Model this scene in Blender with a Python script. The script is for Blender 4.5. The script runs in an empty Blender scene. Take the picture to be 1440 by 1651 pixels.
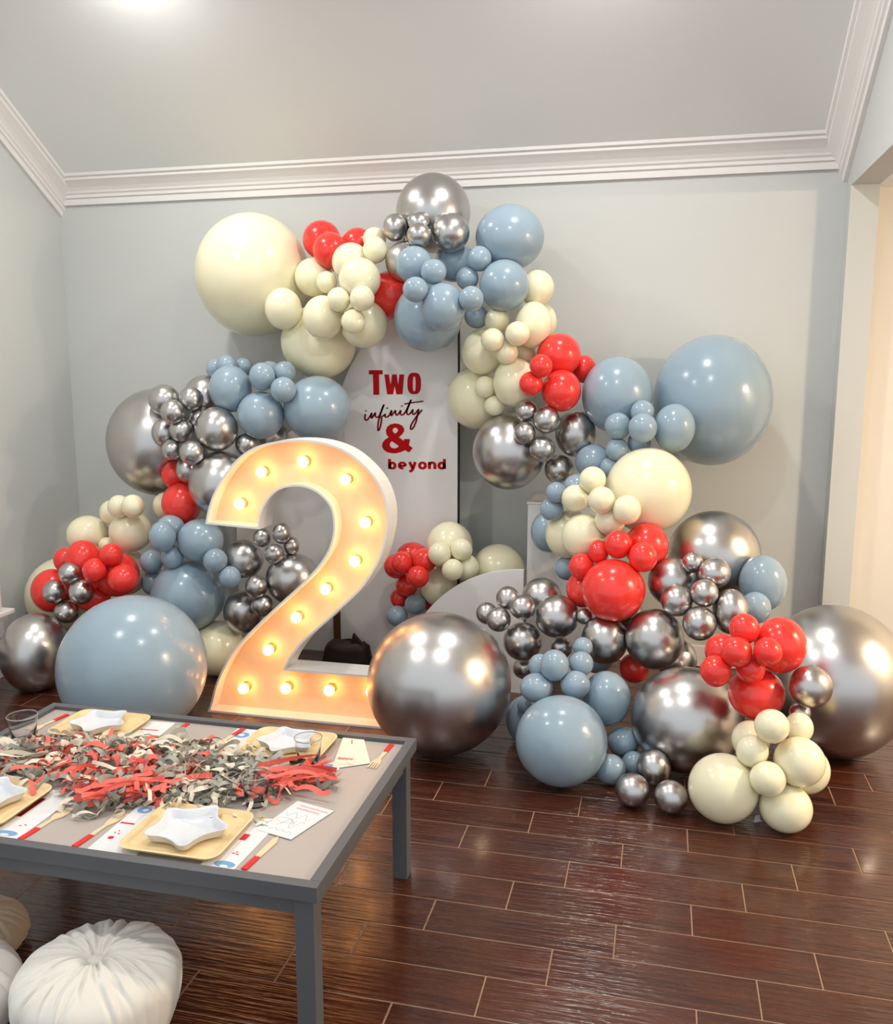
import bpy, bmesh, math, random
import numpy as np
from mathutils import Vector, Matrix

random.seed(7); np.random.seed(7)
SC = bpy.context.scene
COL = SC.collection

# ------------------------------------------------------------------ camera, world, exposure
FPX, CX, CY, CAMH = 1440.0, 720.0, 825.5, 1.5
PITCH, YAW = math.radians(9.19), math.radians(13.49)
cam_d = bpy.data.cameras.new('camera'); cam_d.sensor_fit = 'HORIZONTAL'
cam_d.sensor_width = 36; cam_d.lens = 36 * FPX / 1440; cam_d.clip_start = 0.05
cam = bpy.data.objects.new('camera', cam_d); COL.objects.link(cam)
cam.location = (0, 0, CAMH); cam.rotation_euler = (math.pi / 2 - PITCH, 0, YAW)
SC.camera = cam
world = bpy.data.worlds.new('world'); SC.world = world; world.use_nodes = True
world.node_tree.nodes['Background'].inputs[0].default_value = (0.90, 0.96, 1.0, 1)
world.node_tree.nodes['Background'].inputs[1].default_value = 0.62
SC.view_settings.view_transform = 'Standard'; SC.view_settings.look = 'None'
SC.view_settings.gamma = 1; SC.view_settings.use_curve_mapping = False
SC.view_settings.exposure = 0.75
SC.cycles.use_denoising = True
SC.cycles.max_bounces = 6; SC.cycles.diffuse_bounces = 4
SC.cycles.sample_clamp_indirect = 6
CAN_L, WARM_L, BULB_L = 310.0, 600.0, 9.5       # radiance of ceiling cans, side-room lamp, marquee bulbs

FW = np.array([-math.sin(YAW) * math.cos(PITCH), math.cos(YAW) * math.cos(PITCH), -math.sin(PITCH)])
RT = np.array([math.cos(YAW), math.sin(YAW), 0.0]); UP = np.cross(RT, FW)
def ray(x, y): return FW + RT * (x - CX) / FPX - UP * (y - CY) / FPX
def at_z(x, y, z):
    d = ray(x, y); return np.array([0, 0, CAMH]) + d * ((z - CAMH) / d[2])
def at_y(x, y, Y):
    d = ray(x, y); return np.array([0, 0, CAMH]) + d * (Y / d[1])

# ------------------------------------------------------------------ helpers
def lin(c):
    return tuple(((v / 255) / 12.92 if v / 255 <= .04045 else ((v / 255 + .055) / 1.055) ** 2.4) for v in c) + (1,)
def mat(name, rgb, rough=.5, metal=0, coat=0, coat_rough=.05, spec=.5, sss=0, sss_scale=.05, emit=None, emit_s=0, trans=0, ior=1.45, vary=0, bump=None, noise_col=None, sheen=0):
    m = bpy.data.materials.new(name); m.use_nodes = True
    nt = m.node_tree; b = nt.nodes['Principled BSDF']
    col = lin(rgb)
    b.inputs['Base Color'].default_value = col
    b.inputs['Roughness'].default_value = rough; b.inputs['Metallic'].default_value = metal
    b.inputs['Coat Weight'].default_value = coat; b.inputs['Coat Roughness'].default_value = coat_rough
    b.inputs['Specular IOR Level'].default_value = spec; b.inputs['IOR'].default_value = ior
    b.inputs['Transmission Weight'].default_value = trans
    b.inputs['Sheen Weight'].default_value = sheen
    if sss:
        b.inputs['Subsurface Weight'].default_value = sss; b.inputs['Subsurface Scale'].default_value = sss_scale
        b.inputs['Subsurface Radius'].default_value = (1, .8, .6)
    if emit:
        b.inputs['Emission Color'].default_value = emit + (1,) if len(emit) == 3 else emit
        b.inputs['Emission Strength'].default_value = emit_s
    last = None
    if vary:      # each piece its own tone
        oi = nt.nodes.new('ShaderNodeObjectInfo'); hs = nt.nodes.new('ShaderNodeHueSaturation')
        mr = nt.nodes.new('ShaderNodeMapRange'); mr.inputs[3].default_value = 1 - vary; mr.inputs[4].default_value = 1 + vary
        nt.links.new(oi.outputs['Random'], mr.inputs[0]); nt.links.new(mr.outputs[0], hs.inputs['Value'])
        hs.inputs['Color'].default_value = col; last = hs.outputs[0]
    if noise_col:  # (scale xyz, other rgb, fac)
        tc = nt.nodes.new('ShaderNodeTexCoord'); mp = nt.nodes.new('ShaderNodeMapping'); nz = nt.nodes.new('ShaderNodeTexNoise')
        mp.inputs['Scale'].default_value = noise_col[0]; nz.inputs['Scale'].default_value = 1; nz.inputs['Detail'].default_value = 4
        nt.links.new(tc.outputs['Object'], mp.inputs[0]); nt.links.new(mp.outputs[0], nz.inputs[0])
        mx = nt.nodes.new('ShaderNodeMix'); mx.data_type = 'RGBA'
        mm = nt.nodes.new('ShaderNodeMapRange'); mm.inputs[1].default_value = .35; mm.inputs[2].default_value = .7; mm.inputs[4].default_value = noise_col[2]
        nt.links.new(nz.outputs[0], mm.inputs[0]); nt.links.new(mm.outputs[0], mx.inputs[0])
        if last: nt.links.new(last, mx.inputs[6])
        else: mx.inputs[6].default_value = col
        mx.inputs[7].default_value = lin(noise_col[1]); last = mx.outputs[2]
    if last: nt.links.new(last, b.inputs['Base Color'])
    if bump:      # (scale xyz, strength, distance)
        tc = nt.nodes.new('ShaderNodeTexCoord'); mp = nt.nodes.new('ShaderNodeMapping'); nz = nt.nodes.new('ShaderNodeTexNoise')
        mp.inputs['Scale'].default_value = bump[0]; nz.inputs['Scale'].default_value = 1; nz.inputs['Detail'].default_value = 3
        bp = nt.nodes.new('ShaderNodeBump'); bp.inputs['Strength'].default_value = bump[1]; bp.inputs['Distance'].default_value = bump[2]
        nt.links.new(tc.outputs['Object'], mp.inputs[0]); nt.links.new(mp.outputs[0], nz.inputs[0])
        nt.links.new(nz.outputs[0], bp.inputs['Height']); nt.links.new(bp.outputs[0], b.inputs['Normal'])
    return m
def emitter(name, rgb, strength):
    m = bpy.data.materials.new(name); m.use_nodes = True; nt = m.node_tree; nt.nodes.clear()
    e = nt.nodes.new('ShaderNodeEmission'); o = nt.nodes.new('ShaderNodeOutputMaterial')
    e.inputs[0].default_value = rgb + (1,); e.inputs[1].default_value = strength; nt.links.new(e.outputs[0], o.inputs[0])
    return m
def mesh(name, v, f, smooth=False):
    me = bpy.data.meshes.new(name); me.from_pydata([tuple(map(float, p)) for p in v], [], f); me.validate(); me.update()
    if smooth: me.polygons.foreach_set('use_smooth', [True] * len(me.polygons))
    return me
def obj(name, me, m=None, parent=None, loc=None):
    o = bpy.data.objects.new(name, me); COL.objects.link(o)
    if m is not None and me is not None and not me.materials: me.materials.append(m)
    if parent is not None: o.parent = parent
    if loc is not None: o.location = loc
    return o
def tag(o, label, cat, group=None):
    o['label'] = label; o['category'] = cat
    if group: o['group'] = group
    return o
def thing(name, label, cat, loc=(0, 0, 0), rz=0, group=None):
    o = bpy.data.objects.new(name, None); COL.objects.link(o); o.location = loc; o.rotation_euler = (0, 0, rz)
    o.empty_display_size = .05
    return tag(o, label, cat, group)
def struct(o):
    o['kind'] = 'structure'; return o
class MB:
    def __init__(s): s.v = []; s.f = []
    def add(s, v, f):
        n = len(s.v); s.v += [tuple(p) for p in v]; s.f += [tuple(i + n for i in q) for q in f]; return s
    def box(s, x0, x1, y0, y1, z0, z1):
        return s.add([(x0, y0, z0), (x1, y0, z0), (x1, y1, z0), (x0, y1, z0), (x0, y0, z1), (x1, y0, z1), (x1, y1, z1), (x0, y1, z1)],
                     [(0, 3, 2, 1), (4, 5, 6, 7), (0, 1, 5, 4), (1, 2, 6, 5), (2, 3, 7, 6), (3, 0, 4, 7)])
    def prism(s, pts, axis, a0, a1):   # 2D polygon extruded along an axis ('x' -> pts are (y,z); 'y' -> (x,z); 'z' -> (x,y))
        n = len(pts)
        def P(p, a): return (a, p[0], p[1]) if axis == 'x' else ((p[0], a, p[1]) if axis == 'y' else (p[0], p[1], a))
        v = [P(p, a0) for p in pts] + [P(p, a1) for p in pts]
        return s.add(v, [tuple(range(n))[::-1], tuple(range(n, 2 * n))] + [(i, (i + 1) % n, n + (i + 1) % n, n + i) for i in range(n)])
    def lathe(s, prof, n=32, c=(0, 0, 0), close=False):
        m = len(prof); v = []; f = []
        for (r, z) in prof:
            for k in range(n):
                a = 2 * math.pi * k / n; v.append((c[0] + r * math.cos(a), c[1] + r * math.sin(a), c[2] + z))
        for i in range(m if close else m - 1):
            for k in range(n):
                j = (i + 1) % m; f.append((i * n + k, i * n + (k + 1) % n, j * n + (k + 1) % n, j * n + k))
        return s.add(v, f)
    def build(s, name, m, parent=None, smooth=False, bevel=0, loc=None):
        me = bpy.data.meshes.new(name); me.from_pydata([tuple(map(float, p)) for p in s.v], [], s.f)
        bm = bmesh.new(); bm.from_mesh(me)
        bmesh.ops.recalc_face_normals(bm, faces=bm.faces[:])
        if bevel:
            es = [e for e in bm.edges if len(e.link_faces) == 2 and e.calc_face_angle(0) > .6]
            bmesh.ops.bevel(bm, geom=es, offset=bevel, segments=2, affect='EDGES', profile=.6)
        bm.to_mesh(me); bm.free()
        if smooth: me.polygons.foreach_set('use_smooth', [True] * len(me.polygons))
        return obj(name, me, m, parent, loc)

# ------------------------------------------------------------------ materials
M_WALL = mat('wall_paint', (200, 202, 199), .75, bump=((90, 90, 90), .06, .002))
M_CEIL = mat('ceiling_paint', (244, 246, 244), .8, bump=((120, 120, 120), .08, .002))
M_TRIM = mat('white_trim', (236, 232, 228), .4)
M_WARMLIT_WALL = mat('warm_lit_wall_paint', (224, 217, 206), .75)  # same wall carried on, its warm lamplight put into the colour
M_GROUT = mat('grout', (152, 122, 98), .7)
M_PLANK = mat('dark_wood_tile', (60, 24, 11), .2, coat=.5, coat_rough=.14, vary=.22,
              noise_col=((3, 45, 3), (98, 50, 25), .55), bump=((5, 75, 5), .75, .012))
M_TABLE = mat('grey_paint', (90, 91, 94), .4)
M_TABLETOP = mat('grey_table_paint', (176, 166, 158), .36)
M_WHITE = mat('white_board', (232, 228, 225), .45)
M_EDGE_SHADE = mat('shaded_edge', (28, 20, 18), .6)  # dark colour standing in for shade at the panel edge
M_RED = mat('red_vinyl', (186, 8, 12), .5, spec=.15)
M_DRED = mat('dark_red_vinyl', (116, 8, 20), .5, spec=.15)
M_WOOD = mat('pale_wood', (226, 205, 170), .5, noise_col=((40, 6, 40), (206, 178, 136), .5))
M_PLATE = mat('palm_leaf_plate', (232, 205, 155), .55, noise_col=((12, 60, 12), (218, 186, 132), .5))
M_STAR = mat('white_foil', (216, 218, 222), .25, coat=.3)
M_REDH = mat('red_dip', (215, 36, 36), .4)
M_PAPER = mat('white_paper', (222, 220, 219), .7)
M_BLUEP = mat('blue_print', (112, 158, 200), .7)
M_REDP = mat('red_print', (206, 30, 48), .7)
M_GREYP = mat('grey_print', (165, 165, 172), .7)
M_PINKP = mat('pink_print', (232, 130, 130), .7)
M_BEIGEP = mat('cream_paper', (232, 220, 198), .7)
M_CLEAR = mat('clear_plastic', (250, 250, 250), .03, trans=1, ior=1.28)
M_FABRIC = mat('ivory_velvet', (216, 210, 200), .8, sheen=.4)
M_TAN = mat('tan_velvet', (196, 176, 150), .85, sheen=.3)
M_BAG = mat('dark_bag', (38, 24, 20), .6)
M_POST = mat('brown_wood', (92, 58, 26), .5)
M_PAINTW = mat('marquee_white', (238, 234, 228), .42)
M_FACE = mat('marquee_face_glow', (246, 216, 178), .45)  # white face, with the bulbs' warm glow mixed into its colour
M_SOCK = mat('socket_brass', (214, 190, 110), .35, metal=.5)
M_BULB = emitter('warm_bulb', (1.0, .42, .12), BULB_L)
M_CAN = emitter('can_light', (1.0, .985, .955), CAN_L)
M_WARM = emitter('warm_lamp', (1.0, .80, .56), WARM_L)
M_B = {
    'K': mat('cream_latex', (240, 233, 200), .22, coat=.35, coat_rough=.04, sss=.25, sss_scale=.06),
    'R': mat('red_latex', (238, 58, 50), .24, coat=.35, coat_rough=.05, sss=.12, sss_scale=.04),
    'B': mat('dusty_blue_latex', (146, 166, 180), .22, coat=.35, coat_rough=.04),
    'C': mat('chrome_latex', (196, 193, 191), .3, metal=1.0),
}

# ------------------------------------------------------------------ room shell
D, XL, XR = 4.55, -3.317, 0.78
ZC, SL, ZF = 2.466, 0.675, 3.2          # ceiling height at the back wall, slope, flat part
YB = D - (ZF - ZC) / SL                  # where the slope meets the flat ceiling
YF = -2.6                                # floor and side room run on behind the camera
YO = 1.15                                # ceiling and walls cut short here to let in more world light
def struct_box(name, m, *a, bevel=0): return struct(MB().box(*a).build(name, m, None, bevel=bevel))
struct_box('wall_back', M_WALL, XL - .12, XR, D, D + .12, 0, ZC + .02)
w = MB().prism([(YO, 0), (D + .12, 0), (D + .12, ZC + .02), (D, ZC + .02), (YB, ZF + .02), (YO, ZF + .02)], 'x', XL - .12, XL).build('wall_left', M_WALL); struct(w)
w = MB().prism([(YO, 2.30), (D, 2.30), (D, ZC + .02), (YB, ZF + .02), (YO, ZF + .02)], 'x', XR, XR + .12)
w.box(XR, XR + .12, D - .10, D, 0, 2.30)
struct(w.build('wall_right', M_WALL))
struct_box('wall_side_room_back', M_WARMLIT_WALL, XR, 3.5, D, D + .12, 0, 2.30)
struct_box('wall_side_room_right', M_WARMLIT_WALL, 3.5, 3.62, YO, D + .12, 0, 2.42)
struct_box('ceiling_side_room', M_CEIL, XR + .12, 3.5, YO, D + .12, 2.30, 2.42)
c = MB().prism([(D, ZC), (YB, ZF), (YO, ZF), (YO, ZF + .1), (YB, ZF + .1), (D, ZC + .1)], 'x', XL, XR).build('ceiling', M_CEIL); struct(c)

# crown mouldings
def crown_profile(h):   # (distance from wall, height above crown foot)
    return [(0, 0), (.016, 0), (.018, .012), (.02, .03 * h), (.03, .036 * h), (.032, .05 * h), (.04, .058 * h), (.043, .068 * h), (.055, .085 * h),
            (.075, .105 * h), (.09, .118 * h), (.092, .13 * h), (.104, .136 * h), (.108, .15 * h), (0, .15 * h)]
pr = crown_profile(1.0)
pts = [(D - u, 2.388 + z) for u, z in pr]
t = struct(MB().prism(pts, 'x', XL, XR).build('trim_1', M_TRIM))
def rake_crown(name, x0, sgn):
    b = MB(); p = [(u * 1.15, z) for u, z in crown_profile(.9)]; n = len(p)
    ys = [(D, ZC), (YB, ZF), (YO, ZF)]
    v = []
    for (y, zc) in ys:
        for (u, z) in p: v.append((x0 + sgn * u, y, zc - .135 + z))
    f = [tuple(range(n)), tuple(range(2 * n, 3 * n))[::-1]]
    for k in range(2):
        for i in range(n): f.append((k * n + i, k * n + (i + 1) % n, (k + 1) * n + (i + 1) % n, (k + 1) * n + i))
    b.add(v, f); struct(b.build(name, M_TRIM))
rake_crown('trim_2', XL, 1); rake_crown('trim_3', XR, -1)
def baseboard(name, *a): struct(MB().box(*a).build(name, M_TRIM, bevel=.006))
baseboard('baseboard_back', XL, XR, D - .015, D, 0, .11)
baseboard('baseboard_left', XL, XL + .015, YO, D - .02, 0, .11)
baseboard('baseboard_side_room', XR + .12, 3.5, D - .015, D, 0, .11)

# floor: planks laid in rows, each row shifted by a third
floor = struct(MB().box(XL, 3.5, YF, D, -.06, -.0015).build('floor', M_GROUT))
PW, PL, G = .1435, .506, .0036
def plank_mesh(w, l):
    me = bpy.data.meshes.new('plank'); bm = bmesh.new()
    b = MB().box(0, l - G, 0, w - G, -.012, 0); tmp = bpy.data.meshes.new('t'); tmp.from_pydata(b.v, [], b.f); bm.from_mesh(tmp)
    top = [e for e in bm.edges if all(v.co.z > -.001 for v in e.verts)]
    bmesh.ops.bevel(bm, geom=top, offset=.0012, segments=1, affect='EDGES'); bm.to_mesh(me); bm.free(); bpy.data.meshes.remove(tmp)
    me.materials.append(M_PLANK); return me
PM = plank_mesh(PW, PL)
OFFS = [.132, .437, .281]
rest = MB(); nplank = 0
r0 = int((2.845 - YF) / PW)
for r in range(-12, 40):                 # row 0 has its far edge at y = 2.845
    y1 = 2.845 - r * PW; y0 = y1 - PW
    if y1 > D + .05 or y0 < YF: continue
    off = OFFS[r % 3]
    k0 = math.floor((XL - off) / PL)
    for k in range(k0, int((3.5 - off) / PL) + 1):
        x0 = off + k * PL; x1 = x0 + PL
        seen = y1 > 1.35 and x0 > -3.4 and x1 < 1.65 and x1 > -1.05 * y1 - .3 and x0 < .36 * y1 + .25 and x0 >= XL and y1 <= D
        if seen and nplank < 290:
            o = obj('plank', PM, None, floor, (x0 + G / 2, y0 + G / 2, 0)); nplank += 1
        else:
            a0, a1 = max(x0 + G / 2, XL), min(x1 - G / 2, 3.5)
            if a1 > a0: rest.box(a0, a1, y0 + G / 2, min(y1 - G / 2, D), -.012, 0)
o = rest.build('plank_field', M_PLANK, floor); o['kind'] = 'stuff'

# ceiling cans: two near the foot of the slope, two above the table
def can_light(x, y, label):
    t_ = thing('ceiling_light', label, 'light', (x, y, ZF), 0, 'recessed ceiling lights')
    MB().lathe([(.062, -.004), (.085, -.006), (.095, -.001), (.095, 0), (.062, 0)], 32, close=True).build('trim_ring', M_TRIM, t_, smooth=True)
    v = [(0, 0, -.0035)] + [(.061 * math.cos(a * math.pi / 12), .061 * math.sin(a * math.pi / 12), -.0035) for a in range(24)]
    obj('lens', mesh('lens', v, [(0, (i + 1) % 24 + 1, i + 1) for i in range(24)]), M_CAN, t_)
can_light(-.28, 3.40, 'recessed round ceiling light above the right of the garland')
can_light(-2.2, 3.40, 'recessed round ceiling light above the left of the garland')
can_light(-.28, 1.85, 'recessed round ceiling light above the right end of the table')
can_light(-2.2, 1.85, 'recessed round ceiling light beyond the left end of the table')
t_ = thing('flush_ceiling_lamp', 'warm flush ceiling lamp in the adjoining room', 'lamp', (2.9, 2.75, 2.30))
MB().lathe([(0, -.012), (.12, -.012), (.13, -.006), (.13, 0), (0, 0)], 32).build('base', M_TRIM, t_, smooth=True)
MB().lathe([(.0005, -.055), (.05, -.05), (.09, -.035), (.11, -.013)], 32).build('shade', M_WARM, t_, smooth=True)

# ------------------------------------------------------------------ backdrop boards
def arch_pts(x_in, x_out, zc, R, n=24):      # quarter arch: full height at x_in, springing at x_out
    s = 1 if x_in > x_out else -1
    return [(x_in, 0), (x_in, zc + R)] + [(x_in - s * R * math.sin(a), zc + R * math.cos(a)) for a in [math.pi / 2 * k / n for k in range(1, n + 1)]] + [(x_out, 0)]
YP = 4.30
p1 = thing('backdrop_panel', 'tall white half-arch panel with red lettering behind the marquee number', 'panel', (0, YP, 0))
MB().prism(arch_pts(-.975, -1.606, 1.2, .631), 'y', 0, .018).build('board', M_WHITE, p1)
MB().box(-.9752, -.970, -.001, .03, 0, 1.845).build('edge_shade', M_EDGE_SHADE, p1)  # added dark strip: shade of the board's side and the gap behind
MB().box(-1.645, -1.607, -.004, .016, 0, .42).build('strut', M_POST, p1)
p2 = thing('backdrop_panel', 'plain white half-arch panel hidden behind the marquee number', 'panel', (0, YP + .03, 0))
MB().prism(arch_pts(-1.57, -2.2, .62, .63), 'y', 0, .018).build('board', M_WHITE, p2)
p3 = thing('backdrop_panel', 'low white quarter-round panel behind the big chrome balloon', 'panel', (0, 3.95, 0))
MB().prism(arch_pts(-.586, -1.165, 0.009, .579), 'y', 0, .018).build('board', M_WHITE, p3)
pl = thing('plinth', 'white square plinth behind the right side of the garland', 'plinth', (0, 0, 0))
MB().box(-.602, -.22, 4.16, 4.50, 0, .86).build('body', M_WHITE, pl, bevel=.004)
MB().box(-.606, -.216, 4.156, 4.504, .86, .872).build('top', M_WHITE, pl, bevel=.003)

# lettering on the tall panel
LY = -.0012
def px_poly(pts, ox, oy, s): return [at_y(ox + x / s, oy + y / s, YP) for x, y in pts]
def flat_curve(name, loops, m, parent, depth=.0012):
    cu = bpy.data.curves.new(name, 'CURVE'); cu.dimensions = '2D'; cu.fill_mode = 'BOTH'; cu.extrude = depth / 2
    for lp in loops:
        sp = cu.splines.new('POLY'); sp.points.add(len(lp) - 1)
        for i, p in enumerate(lp): sp.points[i].co = (p[0], p[2], 0, 1)
        sp.use_cyclic_u = True
    tmp = bpy.data.objects.new('tmp', cu); COL.objects.link(tmp)
    me = bpy.data.meshes.new_from_object(tmp.evaluated_get(bpy.context.evaluated_depsgraph_get()))
    bpy.data.objects.remove(tmp)
    co = np.empty(len(me.vertices) * 3); me.vertices.foreach_get('co', co); co = co.reshape(-1, 3)
    new = np.stack([co[:, 0], LY * .6 - co[:, 2], co[:, 1]], 1); me.vertices.foreach_set('co', new.ravel()); me.flip_normals(); me.update()
    me.materials.clear(); me.name = name
    return obj(name, me, m, parent)
S1 = (585, 585, 13.09)
Tp = [(130, 155), (420, 155), (420, 245), (345, 245), (350, 675), (225, 675), (215, 245), (130, 245)]
Wp = [(455, 245), (550, 245), (590, 470), (620, 245), (715, 245), (745, 470), (775, 245), (875, 245), (840, 665), (710, 665), (675, 490), (640, 665), (515, 665)]
def supell(x0, x1, y0, y1, e, n=40):
    cx, cy, a, b = (x0 + x1) / 2, (y0 + y1) / 2, (x1 - x0) / 2, (y1 - y0) / 2
    return [(cx + a * math.copysign(abs(math.cos(t)) ** (2 / e), math.cos(t)), cy + b * math.copysign(abs(math.sin(t)) ** (2 / e), math.sin(t))) for t in [2 * math.pi * k / n for k in range(n)]]
flat_curve('letter', [px_poly(Tp, *S1)], M_RED, p1); flat_curve('letter', [px_poly(Wp, *S1)], M_RED, p1)
flat_curve('letter', [px_poly(supell(943, 1230, 208, 662, 2.8), *S1), px_poly(supell(1058, 1116, 288, 598, 3), *S1)], M_RED, p1)
def chaikin(p, it=2, closed=True):
    p = [np.array(q, float) for q in p]
    for _ in range(it):
        q = []
        rng = range(len(p)) if closed else range(len(p) - 1)
        if not closed: q.append(p[0])
        for i in rng:
            a, b = p[i], p[(i + 1) % len(p)]; q += [a * .75 + b * .25, a * .25 + b * .75]
        if not closed: q.append(p[-1])
        p = q
    return p
S2 = (605, 675, 11.52)
A1 = [(365, 88), (440, 98), (510, 135), (541, 190), (536, 240), (500, 295), (440, 345), (485, 378), (530, 412), (540, 377), (650, 380), (628, 495), (700, 545), (630, 628), (555, 585), (480, 620), (390, 642), (300, 642), (220, 622), (160, 577), (128, 515), (138, 450), (180, 390), (250, 345), (210, 290), (198, 215), (225, 150), (285, 105)]
A2 = chaikin([(375, 163), (415, 185), (428, 220), (405, 255), (370, 282), (338, 250), (320, 215), (335, 180)])
A3 = chaikin([(312, 415), (370, 460), (450, 512), (400, 542), (350, 555), (295, 538), (268, 490), (282, 440)])
flat_curve('ampersand', [px_poly(A1, *S2), px_poly(A2, *S2), px_poly(A3, *S2)], M_RED, p1)
# script word as pen strokes
S3 = (580, 630, 12.0)
strokes = [
    [(112, 450), (98, 530), (112, 575), (150, 565), (195, 510), (240, 415), (225, 490), (232, 545), (282, 455), (308, 420), (300, 475), (320, 517), (370, 510), (405, 440), (440, 335), (478, 252), (450, 320), (405, 440), (370, 560), (350, 690), (357, 785), (388, 740), (415, 640), (427, 540), (415, 505), (470, 480), (500, 445), (487, 500), (522, 517), (575, 480), (632, 355), (602, 440), (612, 497), (660, 420), (702, 372), (690, 430), (715, 482), (760, 440), (802, 365), (782, 450), (820, 477), (870, 440), (930, 330), (1012, 135), (950, 290), (905, 410), (925, 467), (970, 455), (1040, 345), (1020, 420), (1037, 467), (1080, 440), (1157, 335), (1120, 460), (1100, 580), (1050, 700), (1000, 762), (978, 720), (1010, 630), (1100, 500), (1160, 430), (1212, 368)],
    [(862, 258), (1040, 226), (1235, 204)], [(116, 380), (122, 402)], [(528, 325), (534, 348)], [(816, 285), (822, 308)]]
def ribbon(mb, pts, width):
    n = len(pts); v = []; f = []
    for i in range(n):
        a = pts[max(i - 1, 0)]; b = pts[min(i + 1, n - 1)]; d = np.array([b[0] - a[0], b[2] - a[2]]); L = np.linalg.norm(d) + 1e-9
        nx, nz = -d[1] / L, d[0] / L; wd = width * (0.75 + .35 * abs(d[1]) / L) / 2
        v += [(pts[i][0] + nx * wd, LY, pts[i][2] + nz * wd), (pts[i][0] - nx * wd, LY, pts[i][2] - nz * wd)]
        if i: f.append((2 * i - 2, 2 * i - 1, 2 * i + 1, 2 * i))
    mb.add(v, f)
mb = MB()
for k, st in enumerate(strokes):
    q = chaikin(st, 3, closed=False); ribbon(mb, [at_y(S3[0] + x / S3[2], S3[1] + y / S3[2], YP) for x, y in q], .0085 if k < 2 else .009)
mb.build('script_word', M_DRED, p1)
def arc(cx, cy, rx, ry, a0, a1, n=22): return [(cx + rx * math.cos(math.radians(a0 + (a1 - a0) * k / n)), cy + ry * math.sin(math.radians(a0 + (a1 - a0) * k / n))) for k in range(n + 1)]
def word_strokes(letter, w_, cx):
    if letter == 'b': return [[(cx - 52, 748), (cx - 52, 936)], arc(cx, 872, 50, 52, 0, 360)]
    if letter == 'd': return [[(cx + 52, 748), (cx + 52, 936)], arc(cx, 872, 50, 52, 0, 360)]
    if letter == 'o': return [arc(cx, 870, 56, 52, 0, 360)]
    if letter == 'e': return [[(cx - 50, 876), (cx + 62, 876)], arc(cx, 870, 56, 52, 5, -290)]
    if letter == 'n': return [[(cx - 50, 803), (cx - 50, 936)], arc(cx + 2, 865, 50, 48, 180, 360)[2:] + [(cx + 52, 936)]]
    if letter == 'y': return [[(cx - 52, 803), (cx + 8, 925)], [(cx + 58, 803), (cx + 5, 945), (cx - 20, 975), (cx - 58, 972)]]
S4 = (605, 675, 11.52)
for letter, cx in (('b', 320), ('e', 505), ('y', 690), ('o', 880), ('n', 1058), ('d', 1235)):
    mb = MB()
    for st in word_strokes(letter, 0, cx):
        ribbon(mb, [at_y(S4[0] + x / S4[2], S4[1] + y / S4[2], YP) for x, y in st], .0145)
    mb.build('letter', M_RED, p1)

# ------------------------------------------------------------------ marquee number
YM = 3.40
OUT = [(331, 845, 1), (335, 823, 0), (344, 796, 0), (359, 769, 0), (380.6, 741.5, 0), (408, 722, 0), (438, 713, 0), (471, 709, 0), (502, 710, 0), (532, 716, 0), (562, 729, 0), (589, 751, 0), (611, 778, 0), (623, 808, 0), (626.5, 835, 0), (624, 863, 0), (615, 896, 0), (601.6, 923, 0), (580, 953, 0), (550, 981, 0), (517, 1011, 0), (489.5, 1035, 0), (471, 1059, 0), (461, 1078, 1), (631, 1085, 1), (631, 1170, 1), (335, 1156, 1), (340, 1132, 0), (347, 1105, 0), (359, 1077.5, 0), (374.5, 1050, 0), (396, 1026, 0), (423, 999, 0), (456, 968.5, 0), (489.5, 938, 0), (514, 911, 0), (529, 887, 0), (536.5, 862.6, 0), (537, 838, 0), (532, 817, 0), (520, 802, 0), (505, 791, 0), (486.5, 785, 0), (468, 785, 0), (450, 790, 0), (436.6, 800.5, 0), (426, 817, 0), (420, 835, 0), (418.4, 853.5, 1)]
raw = []
for (x, y, k) in OUT:
    p = at_y(x, y, YM); z = max(p[2], 0.0)
    if y > 1150: z = 0.0
    raw.append((p[0], z, k))
zt = raw[23][1]; raw[24] = (raw[24][0], zt, 1)
pts = []
n = len(raw)
for i in range(n):       # Catmull-Rom between corners
    p1_, p2_ = raw[i], raw[(i + 1) % n]
    p0_ = raw[i - 1] if not p1_[2] else p1_; p3_ = raw[(i + 2) % n] if not p2_[2] else p2_
    straight = p1_[2] and p2_[2]
    for s in ([0] if straight else [0, .34, .67]):
        q = []
        for c_ in (0, 1):
            a0, a1, a2, a3 = p0_[c_], p1_[c_], p2_[c_], p3_[c_]
            q.append(.5 * (2 * a1 + (a2 - a0) * s + (2 * a0 - 5 * a1 + 4 * a2 - a3) * s * s + (3 * a1 - a0 - 3 * a2 + a3) * s ** 3))
        pts.append((q[0], q[1]))
def inset(P, d):
    n = len(P); A = sum(P[i][0] * P[(i + 1) % n][1] - P[(i + 1) % n][0] * P[i][1] for i in range(n)); sg = 1 if A > 0 else -1
    R_ = []
    for i in range(n):
        a, b, c_ = np.array(P[i - 1]), np.array(P[i]), np.array(P[(i + 1) % n])
        e1 = (b - a) / (np.linalg.norm(b - a) + 1e-9); e2 = (c_ - b) / (np.linalg.norm(c_ - b) + 1e-9)
        n1 = np.array([-e1[1], e1[0]]) * sg; n2 = np.array([-e2[1], e2[0]]) * sg; m_ = n1 + n2; m_ /= np.linalg.norm(m_) + 1e-9
        R_.append(tuple(b + m_ * d / max(.4, m_ @ n1)))
    return R_
mq = thing('marquee_number', 'large white light-up marquee number two with warm bulbs', 'marquee sign', (-1.45, YM, 0))
MX = -1.45
P = [(x - MX, z) for x, z in pts]; I = inset(P, .009); n = len(P)
DEP, REC = .125, .075
v = [(x, 0, z) for x, z in P] + [(x, DEP, z) for x, z in P] + [(x, 0, z) for x, z in I] + [(x, DEP, z) for x, z in I]
f = []
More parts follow.
